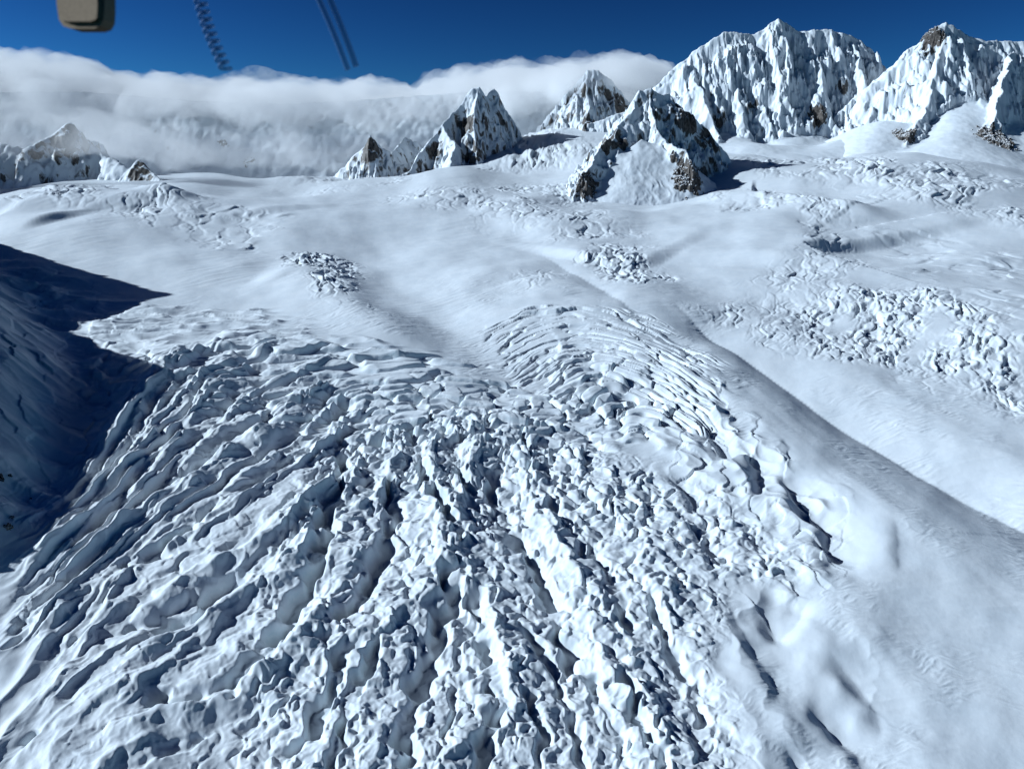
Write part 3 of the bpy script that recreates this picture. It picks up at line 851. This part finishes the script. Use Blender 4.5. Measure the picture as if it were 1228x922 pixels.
# peak in cloud
mountain('cloudy_peak', 'snow peak with rock gullies and its summit wrapped in cloud', [
    ([(640, 170, 5900), (668, 140, 5900), (690, 108, 5900), (704, 84, 5900), (716, 84, 5900), (732, 96, 5900), (750, 118, 5900), (775, 140, 5900)], 1.7, 1.2),
    ([(706, 86, 5900), (705, 130, 5700), (700, 165, 5500)], 1.7, 1.7),
    ([(735, 100, 5900), (738, 140, 5700), (740, 170, 5500)], 1.7, 1.7),
], -100, 1500, 5200, 6500, 6, -400, MAT_MTN_ROCKY, (26, 50, 260), 9, 610, rocks=[(706, 152, 5600, 70), (745, 125, 5800, 70)], crag=34)
# small peaks left of it
mountain('small_peak', 'small pointed rock peak standing on the far ice rim', [
    ([(400, 212, 5200), (425, 186, 5200), (436, 176, 5200), (445, 162, 5200), (455, 176, 5200), (470, 184, 5250), (486, 164, 5500), (500, 170, 5500), (512, 188, 5500)], 1.9, 1.6),
], -1400, -350, 4900, 5900, 5, -400, MAT_MTN_ROCKY, (26, 40, 160), 9, 630, rocks=[(445, 180, 5180, 60)], warp=12, crag=30)
# shaded ridge far left
mountain('shaded_ridge', 'dark rocky ridge in shade at the far left under the cloud', [
    ([(-640, -60, 3900), (-420, 0, 4200), (-260, 70, 4450), (-150, 130, 4600), (-60, 160, 4600), (0, 172, 4600), (30, 178, 4600), (55, 165, 4700), (85, 146, 4800), (100, 165, 4800), (125, 186, 4700), (160, 205, 4500)], 1.2, 1.2),
], -6200, -1700, 3400, 5600, 9, -400, MAT_MTN_ROCKY, (40, 60, 220), 14, 650, crag=36, rocks=[(85, 165, 4750, 130), (30, 185, 4550, 60), (45, 178, 4650, 70)])
mountain('rock_outcrop', 'dark low rock spur behind the snow hump at far left', [
    ([(150, 205, 4500), (168, 192, 4500), (178, 205, 4450), (195, 216, 4350)], 1.1, 1.2),
], -2300, -1600, 4000, 4800, 5, -400, MAT_MTN_ROCKY, (14, 30, 90), 8, 670, rocks=[(172, 204, 4450, 90)])
# headwall in mist
mountain('headwall', 'broad snow headwall with scattered rock patches veiled in mist', [
    ([(-200, 110, 6600), (100, 110, 6600), (230, 120, 6600), (330, 125, 6600), (430, 120, 6600), (560, 110, 6600), (700, 110, 6600)], .95, 1.0),
], -5200, 800, 5500, 7600, 14, -400, MAT_MTN_ROCKY, (16, 260, 400), 34, 690, crag=46,
    rocks=[(205, 186, 6250, 50), (270, 178, 6300, 60), (300, 198, 6150, 60), (232, 208, 6100, 30)])
print('mountains', round(time.time() - T0, 1))

# ------------------------------------------------------------------ clouds
def cloud_material(name, density, aniso=.25, scale=330.0, lo=.40, hi=.62):
    m, nt, ns, ln = nodes(name)
    out = N(ns, 'ShaderNodeOutputMaterial')
    pv = N(ns, 'ShaderNodeVolumePrincipled')
    pv.inputs['Color'].default_value = (1, 1, 1, 1); pv.inputs['Anisotropy'].default_value = aniso
    tc = N(ns, 'ShaderNodeTexCoord')
    n1 = N(ns, 'ShaderNodeTexNoise'); n1.inputs['Scale'].default_value = 1 / scale; n1.inputs['Detail'].default_value = 5; n1.inputs['Roughness'].default_value = .6
    ln.new(tc.outputs['Object'], n1.inputs['Vector'])
    mr = N(ns, 'ShaderNodeMapRange', interpolation_type='SMOOTHSTEP'); mr.inputs['From Min'].default_value = lo; mr.inputs['From Max'].default_value = hi
    mr.inputs['To Min'].default_value = density * .04; mr.inputs['To Max'].default_value = density
    ln.new(n1.outputs['Fac'], mr.inputs['Value']); ln.new(mr.outputs[0], pv.inputs['Density'])
    ln.new(pv.outputs[0], out.inputs['Volume'])
    return m


def billow(x, y, sc, seed):
    return 1 - worley(x / sc, y / sc, seed, .95)[0] ** 2 * 1.3


def cloud(name, label, tops, bots, yc, hd, step, mat, seed, amp=1.0, cat='cloud', ref=None):
    """closed billowing body: tops / bots are (u, v) outlines as seen at the distance ref"""
    ref = ref or yc
    tp = np.array([at(u, v, ref) for u, v in tops]); bt = np.array([at(u, v, ref) for u, v in bots])
    xs = np.arange(tp[0, 0], tp[-1, 0], step); ys = np.arange(yc - hd, yc + hd + step, step)
    MX, MY = np.meshgrid(xs, ys)
    zt = np.interp(MX, tp[:, 0], tp[:, 2]); zb = np.interp(MX, bt[:, 0], bt[:, 2])
    wob = .22 * fbm(MX / 900, MY / 900, 3, seed) + .10 * fbm(MX / 260, MY / 260, 3, seed + 1)
    e = np.clip(1 - ((MY - yc) / hd + wob) ** 2, 0, 1)
    L = tp[-1, 0] - tp[0, 0]
    e *= np.clip(np.minimum(MX - tp[0, 0], tp[-1, 0] - MX) / (.06 * L), 0, 1) ** .5
    e[0] = e[-1] = 0; e[:, 0] = e[:, -1] = 0
    k = np.sqrt(e)
    zm = zb + .35 * (zt - zb)
    bl = (billow(MX, MY, 620, seed + 2) * 130 + billow(MX, MY, 270, seed + 3) * 75 + billow(MX, MY, 120, seed + 4) * 48 + 26 * fbm(MX / 60, MY / 60, 2, seed + 7) - 150) * amp
    top = zm + (zt - zm) * k + bl * np.minimum(1, k * 1.3)
    bot = zm - (zm - zb) * k + (billow(MX, MY, 500, seed + 5) * 90 + 120 * fbm(MX / 420, MY / 300, 4, seed + 6, .6)) * np.minimum(1, k * 1.3) * amp
    bot = np.minimum(bot, top - 25 * k)
    nr, nc = MX.shape; n = nr * nc
    ids = np.arange(n, dtype=np.int32).reshape(nr, nc)
    q = np.stack([ids[:-1, :-1], ids[:-1, 1:], ids[1:, 1:], ids[1:, :-1]], -1).reshape(-1, 4)
    live = (e.ravel()[q] > 0).any(1)
    q = q[live]
    low = np.where(e.ravel() > 0, ids.ravel() + n, ids.ravel())      # both sheets share the rim
    qb = low[q][:, ::-1]
    co = np.concatenate([np.stack([MX, MY, top], -1).reshape(-1, 3), np.stack([MX, MY, bot], -1).reshape(-1, 3)])
    Q = np.concatenate([q, qb])
    used, inv = np.unique(Q, return_inverse=True)
    me = bpy.data.meshes.new(name)
    me.from_pydata(co[used].tolist(), [], inv.reshape(Q.shape).tolist()); me.update()
    me.polygons.foreach_set('use_smooth', np.ones(len(me.polygons), bool))
    me.materials.append(mat)
    o = bpy.data.objects.new(name, me); COL.objects.link(o)
    return tag(o, label, cat)


MAT_CLOUD = cloud_material('cloud_volume', .0052, aniso=.0, lo=.36, hi=.64)
MAT_WISP = cloud_material('wisp_volume', .006)
cloud('cloud_bank', 'long low white cloud bank rolling over the far headwall', [(-420, 60), (-250, 60), (-60, 62), (20, 66), (62, 68), (110, 88), (200, 99), (280, 100), (330, 104), (430, 106), (490, 108), (520, 98), (570, 90), (620, 86), (680, 80), (740, 76), (790, 84), (830, 110)],
      [(-420, 190), (-60, 182), (60, 170), (160, 176), (300, 164), (430, 170), (560, 172), (700, 150), (830, 130)], 7300, 1450, 45, MAT_CLOUD, 900, ref=7000)
cloud('summit_cloud', 'thin cloud cap wrapped round the snow peak left of the massif', [(585, 120), (620, 95), (660, 82), (705, 70), (740, 68), (780, 76), (812, 84)],
      [(585, 160), (640, 140), (700, 118), (760, 118), (812, 112)], 6050, 330, 28, MAT_WISP, 930, amp=.5)
cloud('mist_patch', 'thin mist hanging in front of the shaded headwall', [(-150, 150), (60, 140), (200, 150), (320, 158), (420, 165), (470, 170)],
      [(-150, 205), (60, 190), (200, 205), (320, 208), (420, 205), (470, 195)], 5750, 320, 45, cloud_material('mist_volume', .0018), 950, amp=.5, cat='mist')
cloud('mist_patch', 'thin mist drifting over the dark rocky ridge at the far left edge', [(-200, 120), (-60, 125), (60, 128), (130, 140), (190, 165), (240, 185)],
      [(-200, 200), (-60, 200), (60, 196), (130, 200), (190, 205), (240, 204)], 4400, 260, 36, cloud_material('veil_volume', .0016), 960, amp=.4, cat='mist')
cloud('reflected_wisp', 'small faint cloud reflection in the window, built as a wisp above the bank', [(240, 99), (275, 90), (305, 82), (322, 84), (345, 91), (385, 99)],
      [(240, 100), (300, 97), (385, 101)], 8800, 200, 40, cloud_material('faint_volume', .0022, scale=120), 970, amp=.35)  # cloud reflected in the window, put in as a distant volume

# ------------------------------------------------------------------ ridge outside the frame whose shadow lies over the left slope
EDGE = [(-160, 186), (-160, 205), (-160, 214), (-150, 228), (-140, 240), (-130, 254), (-130, 266), (-120, 276), (-90, 286), (0, 291), (60, 312), (110, 328), (155, 338), (200, 354), (165, 366), (125, 382), (85, 397), (140, 420), (195, 440), (160, 500), (112, 570), (82, 620), (58, 662), (0, 682), (-60, 690)]
crest = []
for (u_, v_) in EDGE:
    if v_ > 285:
        x, y, z0 = surf(u_, v_)
    else:
        x, y = ground([(u_, v_)])[0]; z0 = float(zbase(x, y))
    k = .80 if y > 1200 else .88
    sx, sy = SUN[0] / SUN[2], SUN[1] / SUN[2]
    # x + sx*h = -k*(y + sy*h)
    h = -(x + k * y) / (sx + k * sy)
    crest.append((x + sx * h, y + sy * h, z0 + h))
crest = np.array(crest)
crest = np.vstack([crest[0] + (crest[0] - crest[1]) * 2.5, crest, crest[-1] + (crest[-1] - crest[-2]) * 2.5])
tt = np.linspace(0, len(crest) - 1, 640)
cx = np.stack([np.interp(tt, np.arange(len(crest)), crest[:, j]) for j in range(3)], -1)
cx[:, 2] += 9 * fbm(tt * 1.9, tt * 0 + .3, 4, 777, .6)
off = np.array([190, 120, 60, 25, 0, -30, -90, -200, -420, -800])
RXs, RYs, RZs = [], [], []
for o_ in off:
    nx, ny = .93, -.36
    base = zbase(np.maximum(-6000, cx[:, 0] + nx * 190), np.maximum(300, cx[:, 1] + ny * 190)) - 60
    f_ = (1 - o_ / 190) if o_ > 0 else 1 + o_ / 1000 * .8
    nz = 10 * fbm(tt * 1.3, np.full(tt.shape, o_ / 60.0), 4, 778)
    RXs.append(cx[:, 0] + nx * o_ + (nz if o_ else 0)); RYs.append(cx[:, 1] + ny * o_)
    RZs.append(base + (cx[:, 2] - base) * f_)
ridge_o = grid_mesh('valley_ridge', np.array(RXs), np.array(RYs), np.array(RZs), len(off), len(tt), MAT_MTN_ROCKY, {'rock': np.zeros(len(off) * len(tt))})
tag(ridge_o, 'steep ridge bounding the valley on the left and shading its slope', 'ridge', 'structure')

# ------------------------------------------------------------------ stones on the shaded slope
def stone(u, v, wpx, hpx, label, seed):
    p = surf(u, v); sc = p[1] / F
    bm = bmesh.new()
    bmesh.ops.create_icosphere(bm, subdivisions=4, radius=1)
    for vt in bm.verts:
        c = vt.co.copy()
        n = float(fbm(np.array([c.x * 1.7 + seed]), np.array([c.y * 1.7 + c.z * 1.3]), 4, seed, .6)[0])
        f1 = float(worley(np.array([c.x * 1.6 + seed * 3.1]), np.array([c.z * 1.6 + c.y]), seed)[0][0])
        k = .75 + .45 * n + .35 * (f1 - .5)
        vt.co = (c.x * wpx * .5 * sc * k, c.y * wpx * .4 * sc * k, c.z * hpx * .55 * sc * k)
    me = bpy.data.meshes.new('rock_outcrop'); bm.to_mesh(me); bm.free()
    me.materials.append(MAT_ROCK)
    o = bpy.data.objects.new('rock_outcrop', me); COL.objects.link(o); o.location = p
    return tag(o, label, 'rock outcrop', group='stones on the shaded slope')


stone(2, 575, 9, 15, 'dark jagged stone at the left edge, upper one on the shaded slope', 3)
stone(12, 571, 6, 6, 'small dark stone just right of the upper stone on the shaded slope', 5)
stone(10, 632, 13, 11, 'widest dark stone low on the shaded slope near the left edge', 8)
stone(14, 620, 7, 4, 'small flat stone just above the widest stone on the shaded slope', 11)
stone(37, 598, 4, 3, 'tiny lone stone in the middle of the shaded slope', 14)

# ------------------------------------------------------------------ cabin handle and built window reflections, close to the lens
def simple_mat(name, col, rough=.6, spec=.3):
    m, nt, ns, ln = nodes(name)
    out = N(ns, 'ShaderNodeOutputMaterial'); bs = N(ns, 'ShaderNodeBsdfPrincipled'); bs.inputs['Roughness'].default_value = rough; bs.inputs['Specular IOR Level'].default_value = spec
    tc = N(ns, 'ShaderNodeTexCoord'); n1 = N(ns, 'ShaderNodeTexNoise'); n1.inputs['Scale'].default_value = 400; ln.new(tc.outputs['Object'], n1.inputs['Vector'])
    r_ = ramp(ns, .3, tuple(c * .9 for c in col) + (1,), .7, tuple(min(1, c * 1.1) for c in col) + (1,)); ln.new(n1.outputs['Fac'], r_.inputs[0])
    ln.new(r_.outputs[0], bs.inputs['Base Color']); ln.new(bs.outputs[0], out.inputs['Surface'])
    return m


def tube(name, pts, rad_, mat, sides=10):
    cu = bpy.data.curves.new(name, 'CURVE'); cu.dimensions = '3D'; cu.bevel_depth = rad_; cu.bevel_resolution = 3; cu.use_fill_caps = True
    sp = cu.splines.new('POLY'); sp.points.add(len(pts) - 1)
    for q_, p_ in zip(sp.points, pts): q_.co = (*p_, 1)
    t_ = bpy.data.objects.new(name, cu); COL.objects.link(t_)
    me = bpy.data.meshes.new_from_object(t_.evaluated_get(bpy.context.evaluated_depsgraph_get()))
    bpy.data.objects.remove(t_)
    me.polygons.foreach_set('use_smooth', np.ones(len(me.polygons), bool)); me.materials.append(mat)
    o = bpy.data.objects.new(name, me); COL.objects.link(o)
    return o


D = .62                                      # metres from the lens
bm = bmesh.new()
prof = [(58, -70), (64, 8), (66, 22), (71, 30), (80, 33), (108, 33), (116, 30), (120, 22), (121, 8), (120, -70)]
def dep_(u, v): return D - .00055 * (u - 90) - .00022 * (v - 20)      # its face is turned up and to the left


fr = [bm.verts.new(at(u, v, dep_(u, v))) for u, v in prof]
bk = [bm.verts.new(at(u, v, dep_(u, v)) + np.array([.002, .022, -.001])) for u, v in prof]
bm.faces.new(fr); bm.faces.new(bk[::-1])
for k in range(len(prof)):
    j = (k + 1) % len(prof); bm.faces.new((fr[k], bk[k], bk[j], fr[j]))
bmesh.ops.recalc_face_normals(bm, faces=bm.faces)
bmesh.ops.bevel(bm, geom=[e for e in bm.edges if len(e.link_faces) == 2 and e.calc_face_angle(0) > .9], offset=.004, segments=3, affect='EDGES')
me = bpy.data.meshes.new('grab_handle'); bm.to_mesh(me); bm.free(); me.materials.append(simple_mat('olive_plastic', (.22, .175, .13), 1.0, 0.0))
ho = bpy.data.objects.new('grab_handle', me); COL.objects.link(ho)
tag(ho, 'blurred olive beige handle end hanging into the top left corner', 'handle')

MAT_REFLECTION = simple_mat('navy_reflection', (.05, .16, .38))  # window reflections of cord and straps, put in as half-transparent navy tubes
_n = MAT_REFLECTION.node_tree.nodes
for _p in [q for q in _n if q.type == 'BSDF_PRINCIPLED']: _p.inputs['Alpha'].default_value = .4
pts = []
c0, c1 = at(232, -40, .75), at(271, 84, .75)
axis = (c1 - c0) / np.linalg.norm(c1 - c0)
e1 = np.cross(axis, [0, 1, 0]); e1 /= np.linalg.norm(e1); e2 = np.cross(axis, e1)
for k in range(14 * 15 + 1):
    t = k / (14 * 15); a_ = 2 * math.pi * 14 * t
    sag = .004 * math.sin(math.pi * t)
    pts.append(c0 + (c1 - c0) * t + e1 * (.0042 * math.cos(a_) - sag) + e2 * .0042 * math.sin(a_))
tag(tube('cord_reflection', pts, .0019, MAT_REFLECTION), 'window reflection of a coiled headset cord, built as a dark blue tube', 'cord reflection')  # reflection of a cord in the window, added as a see-through coil
for (ua, va, ub, vb, wd, lb) in [(368, -30, 417, 84, .0030, 'left of two slanting window reflections of straps, built as dark blue tubes'), (382, -30, 427, 80, .0030, 'right of two slanting window reflections of straps, built as dark blue tubes')]:
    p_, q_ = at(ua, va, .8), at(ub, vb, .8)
    o = tube('strap_reflection', [p_ + (q_ - p_) * k / 8 + np.array([.0015 * math.sin(k / 8 * math.pi), 0, 0]) for k in range(9)], wd, MAT_REFLECTION)
    tag(o, lb, 'strap reflection', group='strap reflections in the cabin window')  # strap reflections in the window, added as see-through tubes
cam.dof.use_dof = True; cam.dof.focus_distance = 1500; cam.dof.aperture_fstop = 11

# ------------------------------------------------------------------ world and sun
w = bpy.data.worlds.new('World'); S.world = w; w.use_nodes = True
wn, wl = w.node_tree.nodes, w.node_tree.links
bg = wn['Background']
sky = wn.new('ShaderNodeTexSky'); sky.sky_type = 'NISHITA'; sky.sun_disc = False
sky.sun_elevation = SUN_EL
sky.sun_rotation = math.atan2(SUN[0], SUN[1])
sky.altitude = 3000; sky.air_density = 1.0; sky.dust_density = 0.0; sky.ozone_density = 4.0
def vmul(src, c):
    n = wn.new('ShaderNodeVectorMath'); n.operation = 'MULTIPLY'; n.inputs[1].default_value = c
    wl.new(src, n.inputs[0]); return n.outputs[0]


gam = wn.new('ShaderNodeGamma'); gam.inputs[1].default_value = 2.2          # thin, deep blue air of high mountains
wl.new(vmul(sky.outputs[0], (.08, .08, .08)), gam.inputs[0])
wl.new(vmul(gam.outputs[0], (7.0, 13.6, 13.6)), bg.inputs['Color']); bg.inputs['Strength'].default_value = .10
sl = bpy.data.lights.new('sun', 'SUN'); sl.energy = 5.0; sl.angle = R(.5); sl.color = (.85, .98, 1.10)
so = bpy.data.objects.new('sun', sl); COL.objects.link(so)
from mathutils import Vector
so.rotation_euler = Vector(-SUN).to_track_quat('-Z', 'Y').to_euler()
so.location = (0, 0, 300)

S.view_settings.view_transform = 'Standard'; S.view_settings.look = 'None'; S.view_settings.exposure = 0.08; S.view_settings.gamma = 1.0
S.render.engine = 'CYCLES'
S.cycles.use_denoising = True
S.cycles.max_bounces = 40; S.cycles.diffuse_bounces = 1; S.cycles.volume_bounces = 40
print('done', round(time.time() - T0, 1))
